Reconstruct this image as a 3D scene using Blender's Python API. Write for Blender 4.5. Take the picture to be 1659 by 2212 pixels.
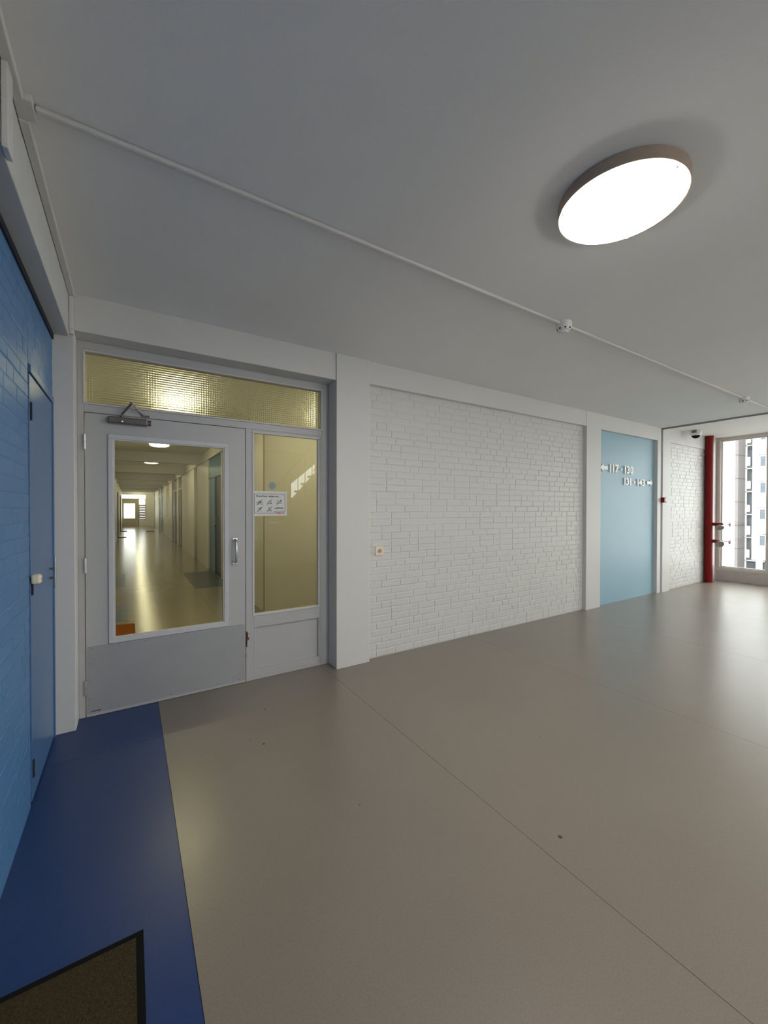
import bpy, bmesh, math, random
from mathutils import Vector, Matrix
random.seed(7)
for o in list(bpy.data.objects): bpy.data.objects.remove(o, do_unlink=True)
S = bpy.context.scene
COL = S.collection

# ------------------------------------------------------------------ camera
CAM = Vector((0.29159, -3.1444, 1.40))
R_ = Vector((0.84440998, -0.53569577, 0.0013479))
U_ = Vector((0.00408313, 0.00895223, 0.99995159))
F_ = Vector((0.53568191, 0.8443636, -0.00974667))
cd = bpy.data.cameras.new('camera')
cd.sensor_fit = 'VERTICAL'; cd.sensor_height = 36.0; cd.sensor_width = 27.0
cd.lens = 864.411 * 36.0 / 2212.0
cd.clip_start = 0.03; cd.clip_end = 400
cam = bpy.data.objects.new('camera', cd); COL.objects.link(cam)
cam.matrix_world = Matrix(((R_.x, U_.x, -F_.x, CAM.x), (R_.y, U_.y, -F_.y, CAM.y), (R_.z, U_.z, -F_.z, CAM.z), (0, 0, 0, 1)))
S.camera = cam
# ------------------------------------------------------------------ sky, exposure
SKY = 6.8
LOBBY_LAMP = 47.0
CORRIDOR_LAMP = 26.0
wd = bpy.data.worlds.new('overcast_sky'); S.world = wd; wd.use_nodes = True
bgn = wd.node_tree.nodes['Background']
bgn.inputs['Color'].default_value = (0.94, 0.97, 1.0, 1); bgn.inputs['Strength'].default_value = SKY
S.view_settings.view_transform = 'Standard'; S.view_settings.look = 'None'
S.view_settings.exposure = 0.0; S.view_settings.gamma = 1.0; S.view_settings.use_curve_mapping = False

# ------------------------------------------------------------------ materials
def srgb(r, g, b):
    return tuple(((c / 255) / 12.92 if c / 255 <= 0.04045 else ((c / 255 + 0.055) / 1.055) ** 2.4) for c in (r, g, b)) + (1.0,)
def newmat(name):
    m = bpy.data.materials.new(name); m.use_nodes = True
    nt = m.node_tree; return m, nt, nt.nodes, nt.links, nt.nodes['Principled BSDF']
def paint(name, col, rough=0.5, var=0.06, scale=6.0, bump=0.0, bscale=80.0, metallic=0.0, spec=0.5, dirt=None):
    m, nt, N, L, b = newmat(name)
    tc = N.new('ShaderNodeTexCoord')
    no = N.new('ShaderNodeTexNoise'); no.inputs['Scale'].default_value = scale; no.inputs['Detail'].default_value = 3
    L.new(tc.outputs['Object'], no.inputs['Vector'])
    mx = N.new('ShaderNodeMix'); mx.data_type = 'RGBA'
    mx.inputs['A'].default_value = tuple(c * (1 - var) for c in col[:3]) + (1,)
    mx.inputs['B'].default_value = tuple(min(1, c * (1 + var)) for c in col[:3]) + (1,)
    L.new(no.outputs['Fac'], mx.inputs['Factor']); out = mx.outputs['Result']
    L.new(out, b.inputs['Base Color'])
    b.inputs['Roughness'].default_value = rough; b.inputs['Metallic'].default_value = metallic
    b.inputs['Specular IOR Level'].default_value = spec
    if bump:
        n2 = N.new('ShaderNodeTexNoise'); n2.inputs['Scale'].default_value = bscale; n2.inputs['Detail'].default_value = 4
        L.new(tc.outputs['Object'], n2.inputs['Vector'])
        bp = N.new('ShaderNodeBump'); bp.inputs['Strength'].default_value = bump; bp.inputs['Distance'].default_value = 0.004
        L.new(n2.outputs['Fac'], bp.inputs['Height']); L.new(bp.outputs['Normal'], b.inputs['Normal'])
    return m
def emit(name, col, strength):
    m, nt, N, L, b = newmat(name)
    b.inputs['Base Color'].default_value = (0.8, 0.8, 0.78, 1)
    b.inputs['Emission Color'].default_value = col; b.inputs['Emission Strength'].default_value = strength
    # a little mottling of the opal cover
    tc = N.new('ShaderNodeTexCoord'); no = N.new('ShaderNodeTexNoise'); no.inputs['Scale'].default_value = 3
    L.new(tc.outputs['Object'], no.inputs['Vector'])
    mr = N.new('ShaderNodeMapRange'); mr.inputs['To Min'].default_value = strength * 0.95; mr.inputs['To Max'].default_value = strength * 1.05
    L.new(no.outputs['Fac'], mr.inputs['Value']); L.new(mr.outputs['Result'], b.inputs['Emission Strength'])
    return m
def clear_glass(name, tint, ior=1.5):
    m, nt, N, L, b = newmat(name); N.remove(b)
    out = N['Material Output']
    tr = N.new('ShaderNodeBsdfTransparent'); tr.inputs['Color'].default_value = tint
    gl = N.new('ShaderNodeBsdfGlossy'); gl.inputs['Roughness'].default_value = 0.0
    fr = N.new('ShaderNodeFresnel'); ge = N.new('ShaderNodeNewGeometry')
    mr = N.new('ShaderNodeMapRange'); mr.inputs['To Min'].default_value = ior; mr.inputs['To Max'].default_value = 1 / ior
    L.new(ge.outputs['Backfacing'], mr.inputs['Value']); L.new(mr.outputs['Result'], fr.inputs['IOR'])
    mx = N.new('ShaderNodeMixShader'); L.new(fr.outputs['Fac'], mx.inputs['Fac'])
    L.new(tr.outputs['BSDF'], mx.inputs[1]); L.new(gl.outputs['BSDF'], mx.inputs[2]); L.new(mx.outputs['Shader'], out.inputs['Surface'])
    return m
def patterned_glass(name):
    m, nt, N, L, b = newmat(name)
    b.inputs['Base Color'].default_value = (0.93, 0.95, 0.86, 1)
    b.inputs['Transmission Weight'].default_value = 1.0; b.inputs['Roughness'].default_value = 0.10; b.inputs['IOR'].default_value = 1.45
    tc = N.new('ShaderNodeTexCoord'); sx = N.new('ShaderNodeSeparateXYZ'); L.new(tc.outputs['Object'], sx.inputs[0])
    hs = []
    for ax in ('X', 'Z'):
        mu = N.new('ShaderNodeMath'); mu.operation = 'MULTIPLY'; mu.inputs[1].default_value = 2 * math.pi / 0.0165
        L.new(sx.outputs[ax], mu.inputs[0])
        si = N.new('ShaderNodeMath'); si.operation = 'SINE'; L.new(mu.outputs[0], si.inputs[0]); hs.append(si)
    ad = N.new('ShaderNodeMath'); ad.operation = 'ADD'; L.new(hs[0].outputs[0], ad.inputs[0]); L.new(hs[1].outputs[0], ad.inputs[1])
    bp = N.new('ShaderNodeBump'); bp.inputs['Strength'].default_value = 1.0; bp.inputs['Distance'].default_value = 0.0016
    L.new(ad.outputs[0], bp.inputs['Height']); L.new(bp.outputs['Normal'], b.inputs['Normal'])
    return m
def lino(name, col, rough=0.3, speck=0.10, col2=None, spec=0.5):
    m, nt, N, L, b = newmat(name)
    tc = N.new('ShaderNodeTexCoord'); ge = N.new('ShaderNodeNewGeometry')
    big = N.new('ShaderNodeTexNoise'); big.inputs['Scale'].default_value = 1.3; big.inputs['Detail'].default_value = 6
    L.new(ge.outputs['Position'], big.inputs['Vector'])
    fine = N.new('ShaderNodeTexNoise'); fine.inputs['Scale'].default_value = 160; fine.inputs['Detail'].default_value = 3
    L.new(ge.outputs['Position'], fine.inputs['Vector'])
    mx = N.new('ShaderNodeMix'); mx.data_type = 'RGBA'
    mx.inputs['A'].default_value = tuple(c * 0.90 for c in col[:3]) + (1,); mx.inputs['B'].default_value = tuple(c * 1.10 for c in col[:3]) + (1,)
    L.new(big.outputs['Fac'], mx.inputs['Factor'])
    rp = N.new('ShaderNodeMapRange'); rp.inputs['From Min'].default_value = 0.3; rp.inputs['From Max'].default_value = 0.7
    rp.inputs['To Min'].default_value = 1 - speck; rp.inputs['To Max'].default_value = 1 + speck; L.new(fine.outputs['Fac'], rp.inputs['Value'])
    vm = N.new('ShaderNodeVectorMath'); vm.operation = 'SCALE'; L.new(mx.outputs['Result'], vm.inputs[0]); L.new(rp.outputs['Result'], vm.inputs['Scale'])
    base = vm.outputs['Vector']
    if col2:   # base colour blends into col2 towards the right
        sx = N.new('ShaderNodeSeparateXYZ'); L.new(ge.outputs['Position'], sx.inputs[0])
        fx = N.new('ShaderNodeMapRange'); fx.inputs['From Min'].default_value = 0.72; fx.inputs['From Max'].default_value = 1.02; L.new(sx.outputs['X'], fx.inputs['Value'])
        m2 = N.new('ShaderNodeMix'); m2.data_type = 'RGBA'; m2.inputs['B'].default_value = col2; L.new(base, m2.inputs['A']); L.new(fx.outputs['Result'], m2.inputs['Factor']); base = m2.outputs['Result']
    L.new(base, b.inputs['Base Color']); b.inputs['Specular IOR Level'].default_value = spec
    rr = N.new('ShaderNodeMapRange'); rr.inputs['To Min'].default_value = rough - 0.03; rr.inputs['To Max'].default_value = rough + 0.03
    n3 = N.new('ShaderNodeTexNoise'); n3.inputs['Scale'].default_value = 3.5; n3.inputs['Detail'].default_value = 6; L.new(ge.outputs['Position'], n3.inputs['Vector'])
    L.new(n3.outputs['Fac'], rr.inputs['Value']); L.new(rr.outputs['Result'], b.inputs['Roughness'])
    bp = N.new('ShaderNodeBump'); bp.inputs['Strength'].default_value = 0.12; bp.inputs['Distance'].default_value = 0.01
    n4 = N.new('ShaderNodeTexNoise'); n4.inputs['Scale'].default_value = 5; n4.inputs['Detail'].default_value = 3; L.new(ge.outputs['Position'], n4.inputs['Vector'])
    L.new(n4.outputs['Fac'], bp.inputs['Height']); L.new(bp.outputs['Normal'], b.inputs['Normal'])
    return m
def chipped(name, col, rust):
    # painted wood with the paint knocked off along the lock side, low down
    m = paint(name, col, 0.42, 0.04, 8)
    nt = m.node_tree; N = nt.nodes; L = nt.links; b = N['Principled BSDF']
    src = b.inputs['Base Color'].links[0].from_socket
    ge = N.new('ShaderNodeNewGeometry'); sx = N.new('ShaderNodeSeparateXYZ'); L.new(ge.outputs['Position'], sx.inputs[0])
    no = N.new('ShaderNodeTexNoise'); no.inputs['Scale'].default_value = 42; no.inputs['Detail'].default_value = 5
    mp = N.new('ShaderNodeMapping'); mp.inputs['Scale'].default_value = (1.3, 1, 0.55); L.new(ge.outputs['Position'], mp.inputs['Vector']); L.new(mp.outputs['Vector'], no.inputs['Vector'])
    def ramp(sock, a, bb, c, d):
        r = N.new('ShaderNodeMapRange'); r.inputs['From Min'].default_value = a; r.inputs['From Max'].default_value = bb
        r.inputs['To Min'].default_value = c; r.inputs['To Max'].default_value = d; L.new(sock, r.inputs['Value']); return r.outputs['Result']
    zx = ramp(sx.outputs['X'], 1.068, 1.115, 0.22, -0.12)
    zz = N.new('ShaderNodeMath'); zz.operation = 'SUBTRACT'; zz.inputs[1].default_value = 0.34; L.new(sx.outputs['Z'], zz.inputs[0])
    za = N.new('ShaderNodeMath'); za.operation = 'ABSOLUTE'; L.new(zz.outputs[0], za.inputs[0])
    zf = ramp(za.outputs[0], 0.05, 0.22, 0.0, -0.5)
    a1 = N.new('ShaderNodeMath'); L.new(no.outputs['Fac'], a1.inputs[0]); L.new(zx, a1.inputs[1])
    a2 = N.new('ShaderNodeMath'); L.new(a1.outputs[0], a2.inputs[0]); L.new(zf, a2.inputs[1])
    mk = ramp(a2.outputs[0], 0.55, 0.57, 0, 1)
    mx = N.new('ShaderNodeMix'); mx.data_type = 'RGBA'; mx.inputs['B'].default_value = rust
    L.new(src, mx.inputs['A']); L.new(mk, mx.inputs['Factor']); L.new(mx.outputs['Result'], b.inputs['Base Color'])
    return m

M = {}
M['white'] = paint('white_wall_paint', (0.68, 0.665, 0.65, 1), 0.55, 0.03, 3, 0.10, 60)
M['brick'] = paint('white_brick_paint', (0.66, 0.65, 0.63, 1), 0.5, 0.04, 9, 0.15, 45)
M['mortar'] = paint('white_mortar_paint', (0.66, 0.65, 0.63, 1), 0.6, 0.05, 20, 0.2, 60)
M['ceiling'] = paint('ceiling_plaster', (0.86, 0.855, 0.845, 1), 0.8, 0.03, 2, 0.12, 70)
M['concrete'] = paint('grey_beam_plaster', (0.62, 0.62, 0.62, 1), 0.7, 0.08, 10, 0.3, 50)
M['blue'] = paint('blue_wall_paint', srgb(78, 125, 176), 0.42, 0.08, 5, 0.18, 40)
M['blue_mortar'] = paint('blue_joint_paint', srgb(76, 122, 172), 0.5, 0.06, 10, 0.15, 60)
M['blue_door'] = paint('blue_door_paint', srgb(74, 114, 162), 0.30, 0.03, 4)
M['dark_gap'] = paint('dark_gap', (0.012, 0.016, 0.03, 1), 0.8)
M['lightblue'] = paint('pale_blue_plaster', srgb(150, 184, 200), 0.5, 0.03, 4, 0.12, 60)
M['frame'] = paint('grey_white_door_paint', (0.50, 0.498, 0.50, 1), 0.4, 0.03, 6)
M['chip'] = chipped('chipped_door_paint', (0.50, 0.498, 0.50, 1), srgb(88, 38, 24))
M['kick'] = paint('kick_plate_grey', (0.40, 0.405, 0.415, 1), 0.42, 0.08, 4, metallic=0.2)
M['bead'] = paint('glazing_bead_paint', (0.60, 0.60, 0.61, 1), 0.4, 0.03, 6)
M['steel'] = paint('brushed_steel', (0.62, 0.62, 0.62, 1), 0.25, 0.05, 30, metallic=1.0)
M['closer'] = paint('closer_metal', (0.17, 0.16, 0.155, 1), 0.35, 0.05, 30, metallic=0.6)
M['lino'] = lino('grey_linoleum', srgb(132, 122, 111), 0.31, spec=1.0)
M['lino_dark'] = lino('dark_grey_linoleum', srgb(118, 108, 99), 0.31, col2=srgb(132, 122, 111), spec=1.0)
M['lino_blue'] = lino('blue_linoleum', srgb(33, 60, 110), 0.34, spec=0.5)
M['lino_teal'] = lino('teal_linoleum', srgb(46, 62, 66), 0.31)
M['lino_cor'] = lino('corridor_linoleum', srgb(134, 122, 94), 0.20)
M['slab'] = paint('floor_slab', (0.06, 0.055, 0.05, 1), 0.8)
M['seam'] = M['slab']
M['red'] = paint('red_pipe_paint', srgb(124, 2, 6), 0.45, 0.06, 9, spec=0.3)
M['alu'] = paint('cast_aluminium', (0.33, 0.33, 0.33, 1), 0.4, 0.15, 60, metallic=0.7)
M['plastic'] = paint('white_plastic', (0.78, 0.77, 0.74, 1), 0.35, 0.02, 6)
M['cream'] = paint('cream_plastic', srgb(236, 226, 200), 0.4, 0.06, 25)
M['black'] = paint('black_rubber', (0.006, 0.006, 0.0065, 1), 0.75, 0.1, 40, spec=0.15)
M['print'] = paint('black_print', (0.02, 0.022, 0.02, 1), 0.7)
M['printred'] = paint('red_print', srgb(190, 30, 50), 0.7)
M['paper'] = paint('white_paper', (0.80, 0.80, 0.78, 1), 0.6, 0.01)
M['disc'] = paint('frosted_sticker', srgb(150, 165, 165), 0.5, 0.05, 30)
M['bronze'] = paint('brown_lamp_housing', srgb(176, 156, 138), 0.5, 0.1, 60)
M['lamp'] = emit('lit_opal_cover', (1.0, 0.94, 0.86, 1), LOBBY_LAMP)
M['clamp'] = emit('lit_corridor_cover', (1.0, 0.90, 0.54, 1), CORRIDOR_LAMP)
M['glass'] = clear_glass('clear_glass', (0.97, 0.98, 0.95, 1))
M['pglass'] = patterned_glass('patterned_glass')
M['winframe'] = paint('cream_window_paint', (0.62, 0.58, 0.53, 1), 0.45, 0.04, 8)
M['plinth'] = paint('grey_sill_wall', (0.50, 0.47, 0.45, 1), 0.6, 0.12, 9, 0.1)
M['coir'] = paint('brown_coir', srgb(68, 58, 39), 0.95, 0.75, 130, 1.0, 150, spec=0.1)
M['orange'] = paint('orange_coir', srgb(150, 86, 30), 0.95, 0.3, 150, 0.6, 160, spec=0.1)
M['teal'] = paint('teal_door_paint', srgb(62, 112, 124), 0.4, 0.04, 4)
M['tealdark'] = paint('dark_door_paint', srgb(22, 34, 38), 0.35, 0.05, 4)
M['mauve'] = paint('mauve_door_paint', srgb(116, 110, 126), 0.4, 0.04, 4)
M['mauved'] = paint('dark_mauve_door_paint', srgb(72, 66, 74), 0.4, 0.04, 4)
M['corwall'] = paint('corridor_wall_paint', (0.74, 0.72, 0.64, 1), 0.5, 0.04, 5, 0.1, 60)
M['cordoor'] = paint('corridor_end_paint', srgb(176, 168, 140), 0.45, 0.05, 5)
M['brown'] = paint('brown_slats', (0.03, 0.019, 0.013, 1), 0.7, 0.2, 12)
M['fac_white'] = paint('facade_white', (0.88, 0.88, 0.87, 1), 0.7, 0.03, 1)
M['fac_tan'] = paint('facade_tan', (0.18, 0.163, 0.165, 1), 0.8, 0.04, 1)
M['fac_line'] = paint('facade_joint', (0.06, 0.06, 0.06, 1), 0.8)
M['fac_glass'] = paint('facade_window', (0.10, 0.112, 0.135, 1), 0.35, 0.3, 0.6, spec=0.2)
M['fac_dark'] = paint('facade_gallery', (0.09, 0.097, 0.09, 1), 0.8, 0.3, 0.8)
M['fac_slab'] = paint('facade_slab', (0.13, 0.135, 0.14, 1), 0.8)
M['ground'] = paint('street_ground', (0.18, 0.18, 0.17, 1), 0.9, 0.1, 0.2)

# ------------------------------------------------------------------ mesh helpers
def wloc(o):
    v = Vector(o.location); p = o.parent
    while p is not None: v += p.location; p = p.parent
    return v
def link(name, me, mat, parent=None, loc=(0, 0, 0), label=None, cat=None, group=None, kind=None):
    o = bpy.data.objects.new(name, me); COL.objects.link(o)
    if mat is not None and me is not None and len(me.materials) == 0: me.materials.append(mat)
    if parent is not None:
        o.parent = parent; o.location = Vector(loc) - wloc(parent)
    else: o.location = loc
    if label: o['label'] = label
    if cat: o['category'] = cat
    if group: o['group'] = group
    if kind: o['kind'] = kind
    return o
def empty(name, loc, label, cat=None, group=None, kind=None):
    return link(name, None, None, None, loc, label, cat, group, kind)
def smooth(me, on=True):
    for p in me.polygons: p.use_smooth = on
def bm_box(bm, x0, x1, y0, y1, z0, z1):
    vs = [bm.verts.new(v) for v in ((x0, y0, z0), (x1, y0, z0), (x1, y1, z0), (x0, y1, z0), (x0, y0, z1), (x1, y0, z1), (x1, y1, z1), (x0, y1, z1))]
    for f in ((0, 3, 2, 1), (4, 5, 6, 7), (0, 1, 5, 4), (1, 2, 6, 5), (2, 3, 7, 6), (3, 0, 4, 7)): bm.faces.new([vs[i] for i in f])
    return vs
def boxes(name, bl, mat, parent=None, bevel=0.0, **kw):
    """one mesh object made of one or several touching boxes"""
    bm = bmesh.new()
    x = [c for b in bl for c in b[0:2]]; y = [c for b in bl for c in b[2:4]]; z = [c for b in bl for c in b[4:6]]
    c = Vector(((min(x) + max(x)) / 2, (min(y) + max(y)) / 2, min(z)))
    for b in bl: bm_box(bm, b[0] - c.x, b[1] - c.x, b[2] - c.y, b[3] - c.y, b[4] - c.z, b[5] - c.z)
    if bevel: bmesh.ops.bevel(bm, geom=list(bm.edges), offset=bevel, segments=2, profile=0.5, affect='EDGES', clamp_overlap=True)
    me = bpy.data.meshes.new(name); bm.to_mesh(me); bm.free()
    return link(name, me, mat, parent, c, **kw)
def box(name, x0, x1, y0, y1, z0, z1, mat, parent=None, bevel=0.0, **kw):
    return boxes(name, [(x0, x1, y0, y1, z0, z1)], mat, parent, bevel, **kw)
def lathe(name, prof, loc, mat, parent=None, axis='Z', seg=32, **kw):
    """prof: list of (radius, height); axis: direction the height runs along"""
    bm = bmesh.new(); rings = []
    for r, h in prof:
        if r < 1e-6: rings.append([bm.verts.new((0, 0, h))])
        else: rings.append([bm.verts.new((r * math.cos(2 * math.pi * i / seg), r * math.sin(2 * math.pi * i / seg), h)) for i in range(seg)])
    for a, b in zip(rings, rings[1:]):
        for i in range(seg):
            j = (i + 1) % seg
            if len(a) == 1 and len(b) == 1: continue
            if len(a) == 1: bm.faces.new((a[0], b[i], b[j]))
            elif len(b) == 1: bm.faces.new((a[i], a[j], b[0]))
            else: bm.faces.new((a[i], a[j], b[j], b[i]))
    bmesh.ops.recalc_face_normals(bm, faces=bm.faces)
    q = Vector((0, 0, 1)).rotation_difference({'Z': Vector((0, 0, 1)), 'Y': Vector((0, 1, 0)), 'X': Vector((1, 0, 0))}.get(axis, None) if isinstance(axis, str) else Vector(axis).normalized())
    bmesh.ops.rotate(bm, verts=bm.verts, cent=(0, 0, 0), matrix=q.to_matrix())
    me = bpy.data.meshes.new(name); bm.to_mesh(me); bm.free(); smooth(me)
    o = link(name, me, mat, parent, loc, **kw)
    try: me.set_sharp_from_angle(angle=math.radians(35))
    except Exception: pass
    return o
def tube(name, pts, r, mat, parent=None, seg=12, close=False, **kw):
    pts = [Vector(p) for p in pts]; c = sum(pts, Vector()) / len(pts)
    bm = bmesh.new(); rings = []; n = len(pts); up = None
    for i, p in enumerate(pts):
        if close: t = (pts[(i + 1) % n] - pts[i - 1]).normalized()
        else: t = (pts[min(i + 1, n - 1)] - pts[max(i - 1, 0)]).normalized()
        if up is None: up = t.orthogonal().normalized()
        up = (up - t * up.dot(t)).normalized(); s = t.cross(up)
        rings.append([bm.verts.new(p - c + (up * math.cos(2 * math.pi * k / seg) + s * math.sin(2 * math.pi * k / seg)) * r) for k in range(seg)])
    rng = range(n if close else n - 1)
    for i in rng:
        a, b = rings[i], rings[(i + 1) % n]
        for k in range(seg): bm.faces.new((a[k], a[(k + 1) % seg], b[(k + 1) % seg], b[k]))
    if not close: bm.faces.new(rings[0][::-1]); bm.faces.new(rings[-1])
    bmesh.ops.recalc_face_normals(bm, faces=bm.faces)
    me = bpy.data.meshes.new(name); bm.to_mesh(me); bm.free(); smooth(me)
    return link(name, me, mat, parent, c, **kw)
def prism(name, poly, y0, y1, mat, parent=None, bevel=0, **kw):
    """polygon in x,z (world) extruded from y0 to y1"""
    cx = sum(p[0] for p in poly) / len(poly); cz = min(p[1] for p in poly)
    bm = bmesh.new()
    a = [bm.verts.new((p[0] - cx, y0, p[1] - cz)) for p in poly]; b = [bm.verts.new((p[0] - cx, y1, p[1] - cz)) for p in poly]
    bm.faces.new(a); bm.faces.new(b[::-1])
    for i in range(len(poly)): j = (i + 1) % len(poly); bm.faces.new((a[i], b[i], b[j], a[j]))
    bmesh.ops.recalc_face_normals(bm, faces=bm.faces)
    me = bpy.data.meshes.new(name); bm.to_mesh(me); bm.free()
    return link(name, me, mat, parent, (cx, 0, cz), **kw)
def strokes(name, lines, w, y, mat, parent=None, depth=0.0006, **kw):
    """flat pen strokes (x,z polylines) printed on a plane facing -y"""
    bm = bmesh.new()
    for ln in lines:
        for (x0, z0), (x1, z1) in zip(ln, ln[1:]):
            d = Vector((x1 - x0, z1 - z0)); l = d.length or 1e-6; d /= l; n = Vector((-d.y, d.x)) * w / 2; d = d * w * 0.4
            q = [(x0 - d.x + n.x, z0 - d.y + n.y), (x0 - d.x - n.x, z0 - d.y - n.y), (x1 + d.x - n.x, z1 + d.y - n.y), (x1 + d.x + n.x, z1 + d.y + n.y)]
            bm.faces.new([bm.verts.new((a, y, b)) for a, b in q])
    bmesh.ops.recalc_face_normals(bm, faces=bm.faces)
    ret = bmesh.ops.extrude_face_region(bm, geom=list(bm.faces))
    bmesh.ops.translate(bm, verts=[v for v in ret['geom'] if isinstance(v, bmesh.types.BMVert)], vec=(0, -depth, 0))
    me = bpy.data.meshes.new(name); bm.to_mesh(me); bm.free()
    return link(name, me, mat, parent, (0, 0, 0), **kw)
def text_mesh(body, height, width=None, extrude=0.0, bold=0.0):
    """a text turned into a mesh in the x,z plane facing -y, left/bottom at the origin"""
    cu = bpy.data.curves.new('lettering', 'FONT'); cu.body = body; cu.size = 1.0; cu.extrude = 0.0; cu.offset = bold; cu.resolution_u = 6
    t = bpy.data.objects.new('lettering', cu); COL.objects.link(t)
    dg = bpy.context.evaluated_depsgraph_get(); me = bpy.data.meshes.new_from_object(t.evaluated_get(dg))
    bpy.data.objects.remove(t); bpy.data.curves.remove(cu)
    xs = [v.co.x for v in me.vertices]; ys = [v.co.y for v in me.vertices]
    sy = height / (max(ys) - min(ys)); sx = (width / (max(xs) - min(xs))) if width else sy
    mx, my = min(xs), min(ys)
    for v in me.vertices: v.co = Vector(((v.co.x - mx) * sx, 0, (v.co.y - my) * sy))
    smooth(me, False)
    if extrude:
        bm = bmesh.new(); bm.from_mesh(me)
        bmesh.ops.recalc_face_normals(bm, faces=bm.faces)
        ret = bmesh.ops.extrude_face_region(bm, geom=list(bm.faces))
        bmesh.ops.translate(bm, verts=[v for v in ret['geom'] if isinstance(v, bmesh.types.BMVert)], vec=(0, -extrude, 0))
        bmesh.ops.recalc_face_normals(bm, faces=bm.faces)
        bm.to_mesh(me); bm.free(); smooth(me, False)
    return me
def struct(name, bl, mat, label, parent=None, bevel=0.0):
    return boxes(name, bl, mat, parent, bevel, label=label, kind='structure')

# ------------------------------------------------------------------ bricks
def brick_mesh(L_, H_, D_, seed):
    """a paint-softened brick: front at local -y, centre bottom of its back at the origin"""
    rnd = random.Random(seed); j = lambda s: rnd.uniform(-s, s)
    e = 0.005
    outer = [(-L_ / 2 + j(.002), 0, j(.0015)), (L_ / 2 + j(.002), 0, j(.0015)), (L_ / 2 + j(.002), 0, H_ + j(.0015)), (-L_ / 2 + j(.002), 0, H_ + j(.0015))]
    mid = [(x * (1 - .001 / L_), -D_ * 0.55, z) for x, y, z in outer]
    front = [(x - math.copysign(e + j(.0015), x), -D_ + j(.0008), z + (e if k < 2 else -e)) for k, (x, y, z) in enumerate(mid)]
    vs = outer + mid + front; fs = [(8, 9, 10, 11)]
    for a, b in ((0, 4), (4, 8)):
        for i in range(4): k = (i + 1) % 4; fs.append((a + i, a + k, b + k, b + i))
    me = bpy.data.meshes.new('brick'); me.from_pydata(vs, [], fs); me.update(); return me
def lay_bricks(u0, u1, z0, z1, course, seed):
    """wild bond: list of (u_centre, z_bottom, length_class)"""
    rnd = random.Random(seed); out = []; n = int((z1 - z0 + 1e-6) / course)
    for r in range(n):
        u = u0; z = z0 + r * course; prevh = False
        start = rnd.choice((0.055, 0.105, 0.16, 0.215)); k = start
        while u < u1 - 0.03:
            l = min(k, u1 - u)
            if u1 - u - l < 0.05: l = u1 - u
            out.append((u + l / 2, z, l)); u += l
            k = rnd.choice((0.215, 0.215, 0.215, 0.108)) if not prevh else 0.215
            prevh = k < 0.15
    return out
BR = {}
def get_brick(l, H_, D_):
    key = (round(l / 0.01), random.randrange(3), round(D_ * 1000))
    if key not in BR: BR[key] = brick_mesh(key[0] * 0.01 - (0.009 if D_ > .0045 else 0.006), H_, D_, hash(key) % 9999)
    return BR[key]
def build_bricks(parent, spots, place, mat, H_, limit, D_=0.007):
    """place(u,z) -> (location, rot_z).  The `limit` nearest the camera are single parts, the rest one part"""
    items = []
    for u, z, l in spots:
        loc, rz = place(u, z); items.append(((Vector(loc) - CAM).length / max(l, 0.08) ** 0.2, loc, rz, l))
    items.sort(key=lambda t: t[0])
    rest = bmesh.new()
    for i, (d, loc, rz, l) in enumerate(items):
        me = get_brick(l, H_, D_ * random.choice((0.8, 1.0, 1.0, 1.25)))
        if len(me.materials) == 0: me.materials.append(None)
        if i < limit:
            o = bpy.data.objects.new('brick', me); COL.objects.link(o)
            o.parent = parent; o.location = Vector(loc) - parent.location; o.rotation_euler = (0, 0, rz)
            o.material_slots[0].link = 'OBJECT'; o.material_slots[0].material = mat
        else:
            n0 = len(rest.verts); rest.from_mesh(me); rest.verts.ensure_lookup_table()
            mt = Matrix.Translation(Vector(loc) - parent.location) @ Matrix.Rotation(rz, 4, 'Z')
            for v in rest.verts[n0:]: v.co = mt @ v.co
    if len(rest.verts):
        me = bpy.data.meshes.new('far_bricks'); rest.to_mesh(me); me.materials.clear()
        o = link('far_bricks', me, mat, parent, parent.location); o['kind'] = 'stuff'
    rest.free()

# ================================================================== THE SETTING
HC = 2.731          # ceiling of the lobby
HC2 = 2.775         # ceiling past the movement joint
YB = -5.9           # wall behind the camera
XE = 10.02          # end wall with the windows
SEAM = 0.0009
floor = struct('floor', [(-0.45, 10.3, -6.2, 33.0, -0.25, -0.004)], M['slab'], 'large smooth grey lobby floor laid in wide sheets')
def sheet(name, x0, x1, y0, y1, mat, z=0.0, lab=None):
    o = box(name, x0 + SEAM, x1 - SEAM, y0 + SEAM, y1 - SEAM, -0.004, z, mat, floor)
    if lab: o['label'] = lab
    return o
sheet('linoleum_sheet', -0.14, 0.457, YB, -0.355, M['lino_blue'], lab='blue linoleum strip beside the blue wall')
sheet('linoleum_sheet', -0.14, 0.457, -0.355, 0.2, M['lino_blue'], lab='blue linoleum strip in front of the door')
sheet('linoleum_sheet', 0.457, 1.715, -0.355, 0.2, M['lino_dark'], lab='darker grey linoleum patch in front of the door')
sheet('linoleum_sheet', 0.457, 1.715, YB, -0.355 + 2 * SEAM, M['lino'])
for x0, x1 in ((1.715, 3.43), (3.43, 5.21), (5.21, 6.97), (6.97, 8.7), (8.7, XE)): sheet('linoleum_sheet', x0, x1, YB, 0.2, M['lino'])
for x, y, r in ((0.956, -0.77, .007), (0.895, -0.693, .004), (1.833, -2.119, .009), (1.077, -0.362, .006), (2.4, -1.6, .004), (1.2, -1.5, .004)):
    lathe('floor_stain', [(0, .0004), (r * .8, .0004), (r, 0)], (x, y, 0), M['slab'], floor, 'Z', 9)
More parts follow.
